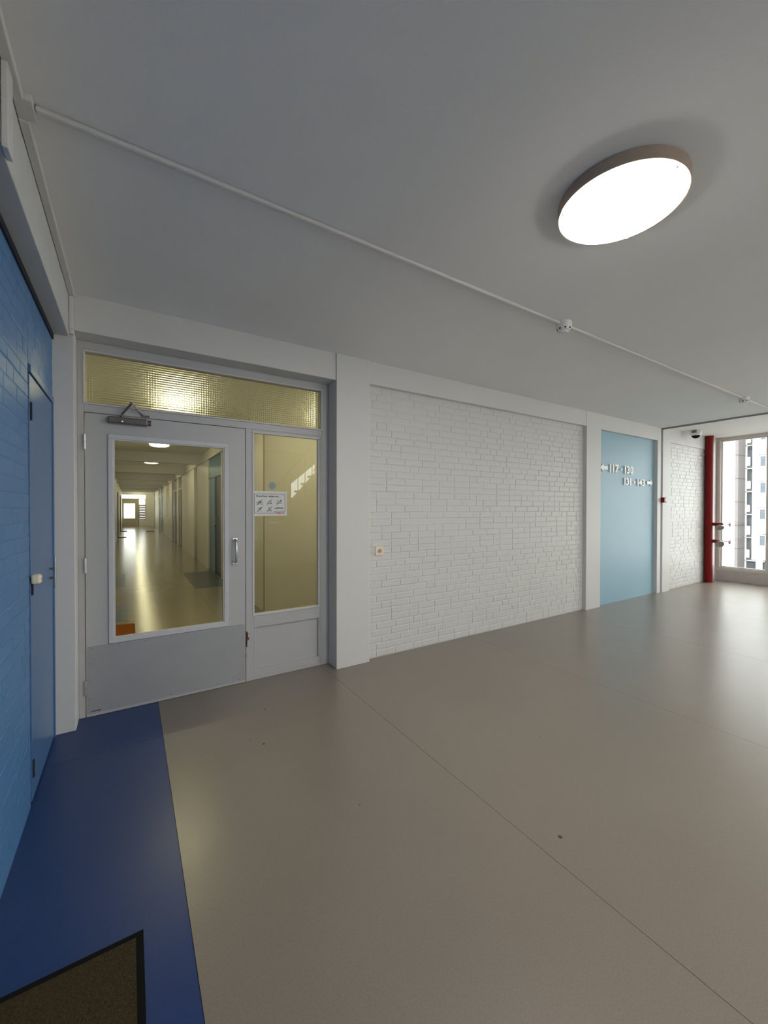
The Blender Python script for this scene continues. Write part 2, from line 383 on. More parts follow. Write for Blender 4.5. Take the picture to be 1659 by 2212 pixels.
# corridor floor
ys = [0.2, 2.9, 6.55, 10.2, 13.8, 17.4, 21.0, 24.6, 28.2, 32.0]
for a, b in zip(ys, ys[1:]):
    sheet('linoleum_sheet', -0.2, 0.62, a, b, M['lino_cor']); sheet('linoleum_sheet', 0.62, 1.24, a, b, M['lino_cor'])
    sheet('linoleum_sheet', 1.24, 1.82 if a > 0.3 else 3.3, a, b, M['lino_cor'])
box('linoleum_inlay', 1.235, 1.80, 4.45, 6.45, -0.002, 0.0015, M['lino_teal'], floor, label='dark teal floor inlay before the teal door')
box('linoleum_inlay', -0.20, 0.26, 2.75, 3.7, -0.002, 0.0015, M['lino_teal'], floor, label='dark floor inlay at the left side of the corridor')
box('linoleum_inlay', -0.20, 0.20, 5.4, 6.9, -0.002, 0.0015, M['lino_teal'], floor)

ceiling = struct('ceiling', [(-0.35, 7.74, -6.1, 0.0, HC, HC + 0.22), (7.775, 10.3, -6.1, 0.25, HC2, HC2 + 0.18), (7.70, 7.80, -6.1, 0.2, HC2 + 0.06, HC2 + 0.22)], M['ceiling'],
                 'flat grey plaster lobby ceiling with a movement joint')
# back wall: piers and lintels in one plane, infills set back
X2, X3, X4 = 1.795, 5.565, 7.76
struct('trim_5', [(7.742, 7.772, YB, -0.002, HC - .024, HC + .05)], M['alu'], 'dark movement joint strip across the lobby ceiling')
wall_back = struct('wall_back', [(-0.42, 0.0, 0.0, 0.26, 0, HC + .1), (0.0, X2, 0.0, 0.26, 2.505, HC + .1), (X2, 2.125, -0.012, 0.26, 0, HC + .1), (2.125, X3, 0.0, 0.26, 2.527, HC + .1),
                                 (X3, 5.915, -0.004, 0.26, 0, HC + .1), (5.915, 7.60, 0.0, 0.26, 2.518, HC + .1), (7.60, 7.715, 0.0, 0.26, 0, HC + .1)], M['white'],
                   'white plastered piers and lintel framing the long wall', bevel=0.004)
wall_infill = struct('wall_infill', [(2.125, X3, 0.05, 0.25, 0, 2.527)], M['mortar'], 'long white painted brick wall panel between two piers')
build_bricks(wall_infill, lay_bricks(2.127, X3 - 0.002, 0.006, 2.527, 0.0645, 3), lambda u, z: ((u, 0.051, z), 0.0), M['brick'], 0.0590, 300, 0.0052)
wall_panel = struct('wall_panel', [(5.915, 7.60, 0.055, 0.25, 0, 2.518)], M['lightblue'], 'pale blue plastered wall panel with white numbers')
wall_end = struct('wall_brick_end', [(7.785, 8.05, 0.0, 0.26, 0, HC2), (8.05, 9.62, 0.05, 0.26, 0, HC2), (8.05, 9.62, 0.030, 0.12, 2.53, HC2), (9.62, 10.1, 0.0, 0.26, 0, HC2)], M['white'],
                  'white painted brick wall beside the red pipe')
build_bricks(wall_end, lay_bricks(8.052, 9.615, 0.004, 2.53, 0.0645, 5), lambda u, z: ((u, 0.051, z), 0.0), M['brick'], 0.0590, 300, 0.0052)
struct('trim_3', [(7.716, 7.784, 0.045, 0.26, 0, HC2)], M['alu'], 'dark vertical movement joint between two white walls')
# left wall
WL = -0.098
wall_left = struct('wall_left', [(-0.36, WL - 0.008, YB, -0.70, 0, 2.424), (-0.36, WL - 0.008, -0.70, 0.0, 2.072, 2.424), (-0.36, WL - 0.10, -0.70, 0.0, 0, 2.072)], M['blue_mortar'],
                   'blue painted brick wall at the left edge')
struct('trim_2', [(-0.36, WL + 0.001, YB, -0.001, 2.424, 2.458)], M['dark_gap'], 'dark strip painted as shade between the blue wall and the beam')  # solid flush strip; the shade under the beam is put into its colour
lb = lay_bricks(0.70, 3.2, 0.006, 2.418, 0.0634, 11)
build_bricks(wall_left, lb + lay_bricks(0.002, 0.70, 2.075, 2.418, 0.0570, 12), lambda u, z: ((WL - 0.0085, -u, z), math.pi / 2), M['blue'], 0.0585, 300, 0.0024)
struct('wall_beam', [(-0.36, -0.022, YB, -0.001, 2.458, HC + .05)], M['concrete'], 'grey white concrete beam along the top of the blue wall', bevel=0.004)
# walls that close the lobby behind the camera
wall_rear = struct('wall_rear', [(-0.45, 2.0, YB - 0.2, YB, 0, HC + .1), (2.0, 2.8, YB - 0.2, YB, 0, .3), (2.0, 2.8, YB - 0.2, YB, 2.6, HC + .1), (2.8, 3.55, YB - 0.2, YB, 0, HC + .1), (3.55, 4.45, YB - 0.2, YB, 0, 1.5), (4.45, 4.6, YB - 0.2, YB, 0, HC2), (4.6, 6.4, YB - 0.2, YB, 0, 0.6), (6.4, 9.6, YB - 0.2, YB, 0, HC2), (3.55, 9.6, YB - 0.2, YB, 2.6, HC2), (9.6, 10.3, YB - 0.2, YB, 0, HC2 + .1)], M['white'],
                   'white rear wall of the lobby with added window openings')

# ---- end wall: plinth, window frames, panes
def glazed_wall(name, label, along, fixed, a0, a1, z0, z1, bay, frame_mat, fw=0.055, first=0.10, dep=0.07):
    """a run of tall panes; along = 'y' (plane x=fixed) or 'x' (plane y=fixed)"""
    def bb(p0, p1, q0, q1, s0, s1): return (q0, q1, p0, p1, s0, s1) if along == 'y' else (p0, p1, q0, q1, s0, s1)
    base = (fixed, (a0 + a1) / 2, z0) if along == 'y' else ((a0 + a1) / 2, fixed, z0)
    w = empty(name, base, label, kind='structure')
    boxes('window_frame', [bb(a0, a1, fixed, fixed + dep, z0, z0 + fw), bb(a0, a1, fixed, fixed + dep, z1 - fw, z1), bb(a0, a0 + first, fixed, fixed + dep, z0 + fw, z1 - fw), bb(a1 - first, a1, fixed, fixed + dep, z0 + fw, z1 - fw)], frame_mat, w, 0.004)
    boxes('window_moulding', [bb(a1 - first + 0.0, a1 - first + .025, fixed - 0.02, fixed + .01, z0 + fw, z1 - fw), bb(a1 - .03, a1 - .005, fixed - 0.02, fixed + .01, z0, z1)], frame_mat, w, 0.003)
    n = max(1, round((a1 - a0 - 2 * first) / bay)); st = (a1 - a0 - 2 * first) / n
    for i in range(n):
        s0 = a0 + first + i * st; s1 = s0 + st
        if i < n - 1: boxes('mullion', [bb(s1 - 0.03, s1 + 0.03, fixed - 0.012, fixed + dep, z0 + fw, z1 - fw)], frame_mat, w, 0.004)
        p0 = s0 + (0.03 if i else 0); p1 = s1 - (0.03 if i < n - 1 else 0)
        bz = 0.022
        boxes('casement', [bb(p0, p1, fixed + .02, fixed + .05, z0 + fw, z0 + fw + bz), bb(p0, p1, fixed + .02, fixed + .05, z1 - fw - bz, z1 - fw), bb(p0, p0 + bz, fixed + .02, fixed + .05, z0 + fw + bz, z1 - fw - bz), bb(p1 - bz, p1, fixed + .02, fixed + .05, z0 + fw + bz, z1 - fw - bz)], M['white'], w)
        boxes('pane', [bb(p0 + bz, p1 - bz, fixed + .034, fixed + .038, z0 + fw + bz, z1 - fw - bz)], M['glass'], w)
    return w
struct('wall_end_right', [(XE, XE + 0.2, YB, -3.7, 0.205, HC2)], M['white'], 'white end wall beyond the tall windows')
struct('wall_sill', [(XE, XE + 0.2, YB, 0.03, 0, 0.205)], M['plinth'], 'low grey sill wall beneath the end windows')
glazed_wall('window_3', 'tall cream framed window beside the red pipe', 'y', XE, -3.7, 0.03, 0.205, HC2, 0.70, M['winframe'])
glazed_wall('window_4', 'wide unseen window added to the rear wall for daylight', 'x', YB - 0.1, 4.6, 6.4, 0.6, 2.6, 0.75, M['winframe'])  # unseen window, added to bring more daylight onto the long wall
glazed_wall('window_7', 'narrow tall unseen rear window added to light the door side', 'x', YB - 0.1, 2.0, 2.8, 0.3, 2.6, 0.75, M['winframe'], first=0.04)  # unseen window, added to brighten the left end of the long wall
glazed_wall('window_6', 'stair window behind the photographer, mirrored in the sidelight', 'x', YB - 0.1, 3.55, 4.45, 1.5, 2.6, 0.75, M['winframe'], first=0.04)

# ---- corridor shell behind the door
struct('wall_corridor_left', [(-0.45, -0.2, 0.26, 32.2, 0, HC + .1)], M['corwall'], 'cream corridor wall on the left behind the glass door')
DOORS_R = [(5.28, 6.80, 'teal'), (12.35, 13.6, 'mauve'), (14.15, 16.2, 'mauve'), (21.6, 23.7, 'teal'), (24.2, 25.4, 'mauve'), (29.8, 31.6, 'mauve')]
bl = []; y = 2.25
for a, b, k in DOORS_R:
    bl += [(1.81, 2.1, y, a, 0, HC + .1), (1.81, 2.1, a, b, 2.50, HC + .1), (1.98, 2.1, a, b, 0, 2.50)]; y = b
bl += [(1.81, 2.1, y, 32.2, 0, HC + .1)]
wall_cr = struct('wall_corridor_right', bl, M['corwall'], 'cream corridor wall on the right with recessed doorways')
struct('wall_corridor_near', [(2.1, 3.5, 2.25, 2.5, 0, HC + .1), (3.3, 3.5, 0.26, 2.25, 0, HC + .1), (2.1, 3.3, 0.25, 0.30, 0, HC + .1)], M['corwall'], 'cream wall seen behind the glass beside the door')
struct('ceiling_corridor', [(-0.3, 3.5, 0.2, 32.2, HC, HC + 0.2)], M['ceiling'], 'corridor ceiling behind the glass door')
for i in range(8):
    yb = 4.3 + 3.6 * i
    struct('trim_%d' % (10 + i), [(-0.2, 1.81, yb, yb + 0.28, 2.50, HC)], M['white'], '%s white cross beam on the corridor ceiling counted from the glass door' % ('first second third fourth fifth sixth seventh eighth'.split()[i]))
struct('trim_6', [(1.796, 1.812, 2.236, 2.249, 0, HC)], M['bronze'], 'thin dark corner strip seen through the sidelight')
struct('trim_4', [(1.785, 1.812, 2.25, 32.0, 2.50, 2.53)], M['concrete'], 'thin ledge along the top of the corridor doors')

# ================================================================== THE DOOR AND ITS FRAME
YF = 0.16
fr = empty('trim_1', (0.9, YF, 0), 'grey white timber frame around the glazed door', kind='structure')
FM = M['frame']
box('left_jamb', 0.0, 0.036, YF, 0.25, 0, 2.505, FM, fr, 0.003)
box('right_jamb', 1.733, X2, YF, 0.25, 0, 2.505, FM, fr, 0.003)
box('frame_head', 0.036, 1.733, YF, 0.25, 2.447, 2.505, FM, fr, 0.003)
box('transom_bar', 0.036, 1.733, YF, 0.25, 2.036, 2.088, FM, fr, 0.003)
box('mullion', 1.074, 1.118, YF - 0.004, 0.25, 0, 2.036, M['chip'], fr, 0.003)
# patterned transom light
def ring(name, x0, x1, z0, z1, w, y0, y1, mat, parent, bevel=0.003):
    return boxes(name, [(x0, x1, y0, y1, z0, z0 + w), (x0, x1, y0, y1, z1 - w, z1), (x0, x0 + w, y0, y1, z0 + w, z1 - w), (x1 - w, x1, y0, y1, z0 + w, z1 - w)], mat, parent, bevel)
w1 = empty('window_1', (0.9, YF, 2.088), 'patterned glass transom light above the door', kind='structure')
ring('glazing_bead', 0.030, 1.737, 2.088, 2.447, 0.012, YF - 0.006, YF + 0.03, M['bead'], w1, 0.002)
box('patterned_pane', 0.042, 1.725, YF + 0.030, YF + 0.036, 2.098, 2.437, M['pglass'], w1)
# sidelight
w2 = empty('window_2', (1.42, YF, 0), 'narrow clear sidelight with a panel below, right of the door', kind='structure')
ring('stile_frame', 1.118, 1.733, 0.0, 2.036, 0.018, YF, 0.24, FM, w2)
boxes('panel_frame', [(1.136, 1.715, YF + .002, 0.24, 0.018, 0.078), (1.136, 1.715, YF + .002, .24, 0.425, 0.525), (1.136, 1.152, YF + .002, .24, 0.078, 0.425), (1.700, 1.715, YF + .002, .24, 0.078, 0.425)], FM, w2, 0.003)
box('lower_panel', 1.150, 1.702, YF + 0.022, YF + 0.04, 0.07, 0.43, FM, w2)
ring('glazing_bead', 1.126, 1.712, 0.520, 2.022, 0.016, YF - 0.004, YF + 0.03, M['bead'], w2, 0.003)
box('glass_pane', 1.135, 1.70, YF + 0.034, YF + 0.039, 0.53, 2.012, M['glass'], w2)
# leaf
d1 = empty('door_1', (0.04, YF, 0), 'grey white glazed door with steel kick plate and bow handle', kind='structure')
LX0, LX1, LZ0, LZ1 = 0.041, 1.069, 0.003, 2.030
gx0, gx1, gz0, gz1 = 0.196, 0.908, 0.507, 1.868
yl0, yl1 = YF - 0.006, YF + 0.036
boxes('leaf', [(LX0, gx0, yl0, yl1, LZ0, LZ1), (gx1, LX1, yl0, yl1, LZ0, LZ1), (gx0, gx1, yl0, yl1, LZ0, gz0), (gx0, gx1, yl0, yl1, gz1, LZ1)], FM, d1)
boxes('glazing_bead', [(gx0 - .030, gx1 + .030, yl0 - .012, yl0, gz0 - .032, gz0), (gx0 - .030, gx1 + .030, yl0 - .012, yl0, gz1, gz1 + .032), (gx0 - .030, gx0, yl0 - .012, yl0, gz0, gz1), (gx1, gx1 + .030, yl0 - .012, yl0, gz0, gz1)], M['bead'], d1, 0.004)
ring('inner_bead', gx0 - .002, gx1 + .002, gz0 - .002, gz1 + .002, 0.010, yl0 - .006, yl0 + .014, M['bead'], d1, 0.002)
box('glass_pane', gx0, gx1, yl0 + .015, yl0 + .020, gz0, gz1, M['glass'], d1)
kp = box('kick_plate', 0.046, 1.064, yl0 - .003, yl0, 0.022, 0.472, M['kick'], d1, label='dull grey metal kick plate')
scr = [(x, .460) for x in (.07, .22, .38, .54, .70, .86, 1.02)] + [(x, .036) for x in (.07, .22, .38, .54, .70, .86, 1.02)] + [(1.05, z) for z in (.12, .24, .36)] + [(.06, z) for z in (.12, .24, .36)]
for x, z in scr: lathe('screw', [(0, -.0015), (.0032, -.001), (.0035, .001)], (x, yl0 - .003, z), M['closer'], kp, 'Y', 8)
boxes('scuff_mark', [(0.075, 0.118, yl0 - .0034, yl0 - .003, 0.034, 0.039)], M['black'], kp)
for z0, z1 in ((1.785, 1.885), (0.968, 1.066), (0.156, 0.252)):
    h = lathe('hinge', [(0, 0), (.008, 0), (.008, (z1 - z0) * .48), (.006, (z1 - z0) * .485), (.006, (z1 - z0) * .515), (.008, (z1 - z0) * .52), (.008, z1 - z0), (0, z1 - z0)], (0.0395, YF - 0.012, z0), M['steel'], d1, 'Z', 14)
    box('hinge_leaf', 0.034, 0.046, YF - .008, YF - .002, z0, z1, M['steel'], h)
hd = tube('pull_handle', [(0.990, yl0 - .006, 1.150), (0.990, yl0 - .036, 1.146), (0.990, yl0 - .046, 1.128), (0.990, yl0 - .046, 1.06), (0.990, yl0 - .046, 0.992), (0.990, yl0 - .036, 0.974), (0.990, yl0 - .006, 0.970)], 0.0095, M['steel'], d1, 14, label='chrome bow pull handle')
for z in (1.15, 0.97): box('rosette', 0.970, 1.010, yl0 - .008, yl0, z - .014, z + .014, M['steel'], hd, 0.004)
dc = box('door_closer', 0.168, 0.398, yl0 - .052, yl0, 1.972, 2.016, M['closer'], d1, 0.008, label='dark metal overhead door closer')
lathe('closer_end', [(0, 0), (.019, 0), (.019, .02), (0, .022)], (0.398, yl0 - .026, 1.994), M['closer'], dc, 'X', 16)
lathe('closer_spindle', [(0, 0), (.012, 0), (.012, .016), (0, .018)], (0.246, yl0 - .028, 2.014), M['closer'], dc, 'Z', 14)
lathe('closer_screw', [(0, -.008), (.008, -.006), (.008, .002)], (0.247, yl0 - .052, 1.986), M['steel'], dc, 'Y', 12)
def flatbar(name, a, b, w, t, mat, parent):
    a = Vector(a); b = Vector(b); d = (b - a); l = d.length; bm = bmesh.new(); bm_box(bm, 0, l, -t / 2, t / 2, -w / 2, w / 2)
    bmesh.ops.bevel(bm, geom=list(bm.edges), offset=min(w, t) * .2, segments=1, affect='EDGES')
    q = Vector((1, 0, 0)).rotation_difference(d); bmesh.ops.rotate(bm, verts=bm.verts, cent=(0, 0, 0), matrix=q.to_matrix())
    me = bpy.data.meshes.new(name); bm.to_mesh(me); bm.free(); return link(name, me, mat, parent, a)
flatbar('closer_arm', (0.244, yl0 - .034, 2.032), (0.302, yl0 - .066, 2.108), 0.014, 0.007, M['closer'], dc)
flatbar('closer_arm', (0.302, yl0 - .066, 2.112), (0.378, YF - .006, 2.052), 0.012, 0.007, M['closer'], dc)
lathe('arm_joint', [(0, -.006), (.009, -.005), (.009, .007), (0, .009)], (0.302, yl0 - .066, 2.110), M['closer'], dc, 'Z', 12)
box('arm_bracket', 0.362, 0.412, YF - .012, YF, 2.040, 2.052, M['closer'], dc, 0.002)
# notice and round sticker on the sidelight
gy = YF + 0.034
nt_ = box('notice', 1.131, 1.424, gy - .0022, gy - .0008, 1.334, 1.540, M['paper'], None, label='white printed house rules notice stuck on the sidelight', cat='notice')
sx0, sz0 = 1.131, 1.334
def SX(u): return sx0 + u * 0.293
def SZ(v): return sz0 + v * 0.206
yp_ = gy - .0022
strokes('border_line', [[(SX(.07), SZ(.88)), (SX(.94), SZ(.88)), (SX(.94), SZ(.18)), (SX(.63), SZ(.18)), (SX(.63), SZ(.105)), (SX(.07), SZ(.105)), (SX(.07), SZ(.88))]], 0.0028, yp_, M['print'], None)
bpy.context.view_layer.update()
def reparent(o, p):
    o.location = wloc(o) - wloc(p); o.parent = p
reparent(bpy.data.objects['border_line'], nt_)
def lettering(body, x, z, h, w, mat, bold, par):
    me = text_mesh(body, h, w, 0.0006, bold); return link('lettering', me, mat, par, (x, yp_ - .0001, z))
lettering('Houd het netjes en...', SX(.115), SZ(.735), 0.0205, 0.198, M['print'], 0.022, nt_)
lettering('...schoon', SX(.62), SZ(.285), 0.0165, 0.080, M['print'], 0.022, nt_)
lettering('Stadgenoot', SX(.665), SZ(.075), 0.0165, 0.077, M['printred'], 0.03, nt_)
def circ(cx, cz, r, n=14, a0=0, a1=2 * math.pi): return [(cx + r * math.cos(a0 + (a1 - a0) * i / n), cz + r * math.sin(a0 + (a1 - a0) * i / n)) for i in range(n + 1)]
def picto(name, u, v, lines):
    ls = [[(SX(u) + x * 0.01, SZ(v) + z * 0.01) for x, z in ln] for ln in lines]
    ls2 = [[(SX(u) - .021, SZ(v) - .020), (SX(u) + .021, SZ(v) + .022)]]
    a = strokes(name, ls, 0.0024, yp_, M['print']); reparent(a, nt_)
    b_ = strokes('cancel_stroke', ls2, 0.0034, yp_ - .0002, M['print']); reparent(b_, a)
picto('bicycle_symbol', .215, .55, [circ(-1.4, -.8, 1.05), circ(1.5, -.8, 1.05), [(-1.4, -.8), (-.6, .7), (1.0, .7), (1.5, -.8)], [(-.6, .7), (.2, -.8), (1.0, .7)], [(-.9, 1.2), (-.3, 1.2)], [(1.0, .7), (.9, 1.4), (1.5, 1.4)]])
picto('rubbish_symbol', .49, .55, [[(-1.3, -1.4), (1.9, -1.4), (1.2, .3), (.3, 1.3), (-.7, 1.0), (-1.3, -.2), (-1.3, -1.4)], [(.6, -1.0), (1.4, -1.0)], [(1.0, -.3), (1.3, -1.0)]])
picto('smoking_symbol', .77, .55, [[(-1.9, -1.3), (2.0, -1.3), (2.0, -.4), (1.0, .2), (-1.0, .2), (-1.9, -.4), (-1.9, -1.3)], [(-1.6, .8), (-1.9, 1.5)], [(-.7, .9), (-.9, 1.7)], [(1.1, .7), (1.0, 1.5), (1.4, 2.0)], [(1.8, .6), (1.8, 1.6)]])
picto('spray_symbol', .215, .265, [circ(.4, 1.2, .5), [(-1.8, .9), (-.4, .4), (.9, .5), (1.7, 1.2)], [(-.2, .4), (-.3, -.8), (-1.2, -1.9)], [(.8, .4), (.5, -.7), (1.2, -1.0), (1.2, -1.9)]])
picto('dog_symbol', .49, .265, [circ(-.2, 1.1, .7), [(-.6, .4), (.3, -.1), (1.4, -.2)], [(-1.5, -.6), (-.3, -.9), (1.9, -.7), (1.7, -1.8)], [(-1.3, -1.0), (-1.4, -1.8)], [(.9, -1.0), (.8, -1.9)]])
lathe('round_sticker', [(0, -.0008), (.0295, -.0008), (.0295, .0004), (0, .0004)], (1.300, gy - .0006, 1.586), M['disc'], None, 'Y', 40, label='round frosted sticker above the notice on the sidelight', cat='sticker')

# ================================================================== BLUE CUPBOARD DOOR ON THE LEFT WALL
d2 = empty('door_2', (WL, -0.36, 0), 'narrow flush blue door in the left wall', kind='structure')
box('leaf', WL - 0.045, WL - 0.006, -0.672, -0.034, 0.012, 2.028, M['blue_door'], d2, 0.002)
boxes('door_frame', [(WL - 0.06, WL + 0.000, -0.672, -0.002, 2.034, 2.070), (WL - 0.06, WL + 0.000, -0.028, -0.002, 0, 2.034)], M['blue_door'], d2, 0.002)
boxes('door_gap', [(WL - 0.07, WL - 0.012, -0.702, -0.672, 0, 2.072), (WL - 0.07, WL - 0.02, -0.672, -0.028, 2.026, 2.036), (WL - 0.07, WL - 0.02, -0.035, -0.027, 0, 2.03)], M['dark_gap'], d2)
for z in (1.812, 0.985, 0.118):
    box('hinge', WL - 0.010, WL + 0.001, -0.662, -0.648, z, z + 0.085, M['dark_gap'], d2, 0.002)
pl = box('pull_bar', WL + 0.014, WL + 0.021, -0.146, -0.128, 0.930, 1.115, M['steel'], d2, 0.003, label='bright steel pull bar')
for z in (0.99, 1.045): box('bar_post', WL - 0.006, WL + 0.014, -0.142, -0.130, z - .007, z + .007, M['closer'], pl, 0.002)
wc = empty('turn_catch', (WL, -0.69, 1.055), 'cream worn turn catch beside the blue door', 'catch')
box('catch_block', WL - 0.002, WL + 0.034, -0.700, -0.655, 1.042, 1.086, M['cream'], wc, 0.009)
lathe('catch_screw', [(0, 0), (.006, 0), (.006, .003), (0, .004)], (WL + 0.034, -0.678, 1.064), M['bronze'], wc, 'X', 10)

# ================================================================== CEILING AND WALL FITTINGS
def lobby_lamp(x, y, lab):
    lm = empty('ceiling_lamp', (x, y, HC), lab, 'lamp', 'round lobby lamps')
    lathe('lamp_housing', [(0.0, 0.0), (.238, 0.0), (.2425, -.004), (.2425, -.040), (.2405, -.050), (.236, -.050), (.2345, -.046), (0, -.044)], (x, y, HC), M['bronze'], lm, 'Z', 96)
    lathe('lamp_cover', [(.2345, -.047), (.232, -.055), (.21, -.0615), (.15, -.065), (0, -.067)], (x, y, HC), M['lamp'], lm, 'Z', 96, label='glowing white opal cover')
    for a in (20, 140, 260):
        lathe('cover_clip', [(0, -.0605), (.004, -.0605), (.004, -.045), (0, -.044)], (x + .231 * math.cos(math.radians(a)), y + .231 * math.sin(math.radians(a)), HC), M['bronze'], lm, 'Z', 8)
lobby_lamp(2.057, -2.233, 'large round lit ceiling lamp with brown rim')
lobby_lamp(6.0, -4.2, 'unseen round ceiling lamp added as fill towards the rear wall')  # unseen lamp, added as fill light for the lobby
lobby_lamp(1.7, -4.9, 'unseen round ceiling lamp added as fill behind the camera')  # unseen lamp, added as fill for the door side
def detector(x, y, lab):
    d = empty('smoke_detector', (x, y, HC), lab, 'smoke detector', 'smoke detectors on the conduit')
    lathe('detector_base', [(0, 0), (.052, 0), (.054, -.006), (.054, -.034), (.050, -.040), (0, -.040)], (x, y, HC), M['plastic'], d, 'Z', 28)
    lathe('detector_head', [(0.047, -.040), (.046, -.052), (.040, -.060), (0, -.060)], (x, y, HC), M['plastic'], d, 'Z', 28)
    for k in range(8):
        a = 2 * math.pi * k / 8
        o = box('detector_vent', -.006, .006, -.002, .002, 0, 0.010, M['dark_gap'], None)
        o.parent = d; o.location = (0.0462 * math.cos(a), .0462 * math.sin(a), -0.0535); o.rotation_euler = (0, 0, a + math.pi / 2)
    lathe('detector_cap', [(0.030, -.060), (.030, -.070), (.026, -.074), (0, -.074)], (x, y, HC), M['plastic'], d, 'Z', 28)
detector(2.925, -1.400, 'white smoke detector nearest the round lamp')
detector(6.50, -1.400, 'white smoke detector farther off near the windows')
def trunking(name, pts_boxes, lab, mat=None, bev=0.006, cat='conduit'):
    return boxes(name, pts_boxes, mat or M['white'], None, bev, label=lab, cat=cat)
trunking('ceiling_conduit', [(0.031, 2.875, -1.406, -1.380, HC - .021, HC)], 'slim white conduit crossing the ceiling from the left beam to the first detector', bev=0.008)
trunking('ceiling_conduit', [(2.975, 6.45, -1.406, -1.380, HC - .021, HC)], 'slim white conduit between the two smoke detectors', bev=0.008)
trunking('ceiling_conduit', [(6.555, 7.70, -1.406, -1.380, HC - .021, HC)], 'slim white conduit from the far detector towards the windows', bev=0.008)
tk = empty('cable_trunking', (-0.01, -1.2, HC), 'white cable trunking along the top of the left beam', 'trunking')
box('trunking_run', -0.0205, 0.008, -1.345, -0.002, HC - .030, HC, M['white'], tk, 0.003)
box('trunking_run', -0.0205, 0.008, -3.6, -1.435, HC - .030, HC, M['white'], tk, 0.003)
box('trunking_joint', -0.0205, 0.030, -1.435, -1.345, HC - .024, HC, M['white'], tk, 0.003)
box('trunking_drop', -0.0205, 0.002, -0.030, -0.001, 2.500, HC - .030, M['white'], tk, 0.003)
box('trunking_cap', -0.021, 0.001, -0.026, -0.003, 2.470, 2.500, M['white'], tk, 0.003)
box('trunking_branch', -0.0205, -0.004, -1.56, -1.50, 2.450, HC - .030, M['white'], tk, 0.003)
# socket
sk = empty('wall_socket', (2.259, 0.044, 0.999), 'cream wall socket on the white brick wall', 'socket')
box('socket_plate', 2.217, 2.301, 0.030, 0.050, 0.958, 1.040, M['cream'], sk, 0.004)
lathe('socket_well', [(.0255, -.0035), (.027, -.002), (.027, .002), (.0215, .002), (.0205, -.001)], (2.259, 0.030, 0.999), M['cream'], sk, 'Y', 28)
lathe('socket_recess', [(0, -.0006), (.0205, -.0006), (.0205, .001)], (2.259, 0.030, 0.999), M['bronze'], sk, 'Y', 24)
for dx in (-.0095, .0095): lathe('pin_hole', [(0, -.0014), (.0032, -.0014), (.0032, .0)], (2.259 + dx, 0.030, 0.999), M['black'], sk, 'Y', 10)
# fire alarm
fa = empty('fire_alarm', (7.79, -0.02, 1.54), 'small red fire alarm call point on the white pier edge', 'fire alarm')
box('alarm_box', 7.716, 7.80, -0.052, 0.0, 1.497, 1.583, M['red'], fa, 0.006)
box('alarm_cover', 7.80, 7.835, -0.046, 0.0, 1.503, 1.577, M['plastic'], fa, 0.006)
box('alarm_button', 7.742, 7.775, -0.056, -0.051, 1.525, 1.558, M['plastic'], fa, 0.003)
# security camera
sc = empty('security_camera', (8.72, -0.12, HC2), 'white dome security camera under the ceiling beside the red pipe', 'camera')
lathe('camera_base', [(0, 0), (.085, 0), (.088, -.012), (.088, -.040), (.080, -.070), (.066, -.090), (0, -.088)], (8.72, -0.12, HC2), M['plastic'], sc, 'Z', 32)
lathe('camera_dome', [(.064, -.086), (.060, -.104), (.046, -.124), (.024, -.136), (0, -.140)], (8.72, -0.12, HC2), M['black'], sc, 'Z', 32, label='black glossy dome')
box('camera_bracket', 8.62, 8.66, -0.16, -0.09, HC2 - .05, HC2, M['closer'], sc, 0.006)
# red riser
PX, PY = 9.575, -0.035
rs = empty('riser_pipe', (PX, PY, 0), 'tall red dry riser pipe with two capped valves', 'pipe')
lathe('pipe', [(0, 0), (.062, 0), (.062, HC2), (0, HC2)], (PX, PY, 0), M['red'], rs, 'Z', 32)
lathe('pipe_collar', [(.062, 0), (.072, 0), (.072, .012), (.062, .016)], (PX, PY, 0.0), M['red'], rs, 'Z', 32)
def valve(z, tilt):
    v = lathe('valve_stub', [(0, 0), (.030, 0), (.030, .05), (.042, .055), (.042, .075), (.030, .08), (.030, .15), (.022, .165), (0, .17)], (PX, PY - .05, z), M['red'], rs, (0, -1, 0), 20)
    c = Vector((PX - 0.03, PY - .165, z - 0.020))
    d = Vector((-0.62, -0.40, -tilt)).normalized()
    lathe('outlet_neck', [(0, 0), (.030, 0), (.030, .05), (0, .05)], c - d * .02, M['red'], v, d, 18)
    lathe('outlet_cap', [(.058, .0), (.066, .004), (.066, .030), (.058, .036), (.050, .032), (.022, .030), (.020, .036), (0, .036)], c + d * .03, M['alu'], v, d, 26, label='round grey aluminium cap')
    lathe('spindle', [(0, 0), (.006, 0), (.006, .10), (0, .10)], (PX, PY - .215, z), M['red'], v, (0, -1, 0), 8)
    w = tube('hand_wheel', [(PX + .036 * math.cos(a), PY - .312, z + .036 * math.sin(a)) for a in [2 * math.pi * k / 20 for k in range(20)]], 0.006, M['red'], v, 8, True)
    # wheel spokes
    for a in (0.3, 0.3 + 2.094, 0.3 + 4.189):
        flatbar('wheel_spoke', (PX, PY - .312, z), (PX + .036 * math.cos(a), PY - .312, z + .036 * math.sin(a)), 0.006, 0.006, M['red'], v)
    tube('cap_chain', [c + d * .05 + Vector((.03, 0, -.05)), c + Vector((.0, 0, -.115)), c + Vector((.035, .03, -.075)), c + Vector((.03, .03, -.03))], 0.0025, M['alu'], v, 6)
valve(1.105, 0.85); valve(0.785, 0.35)

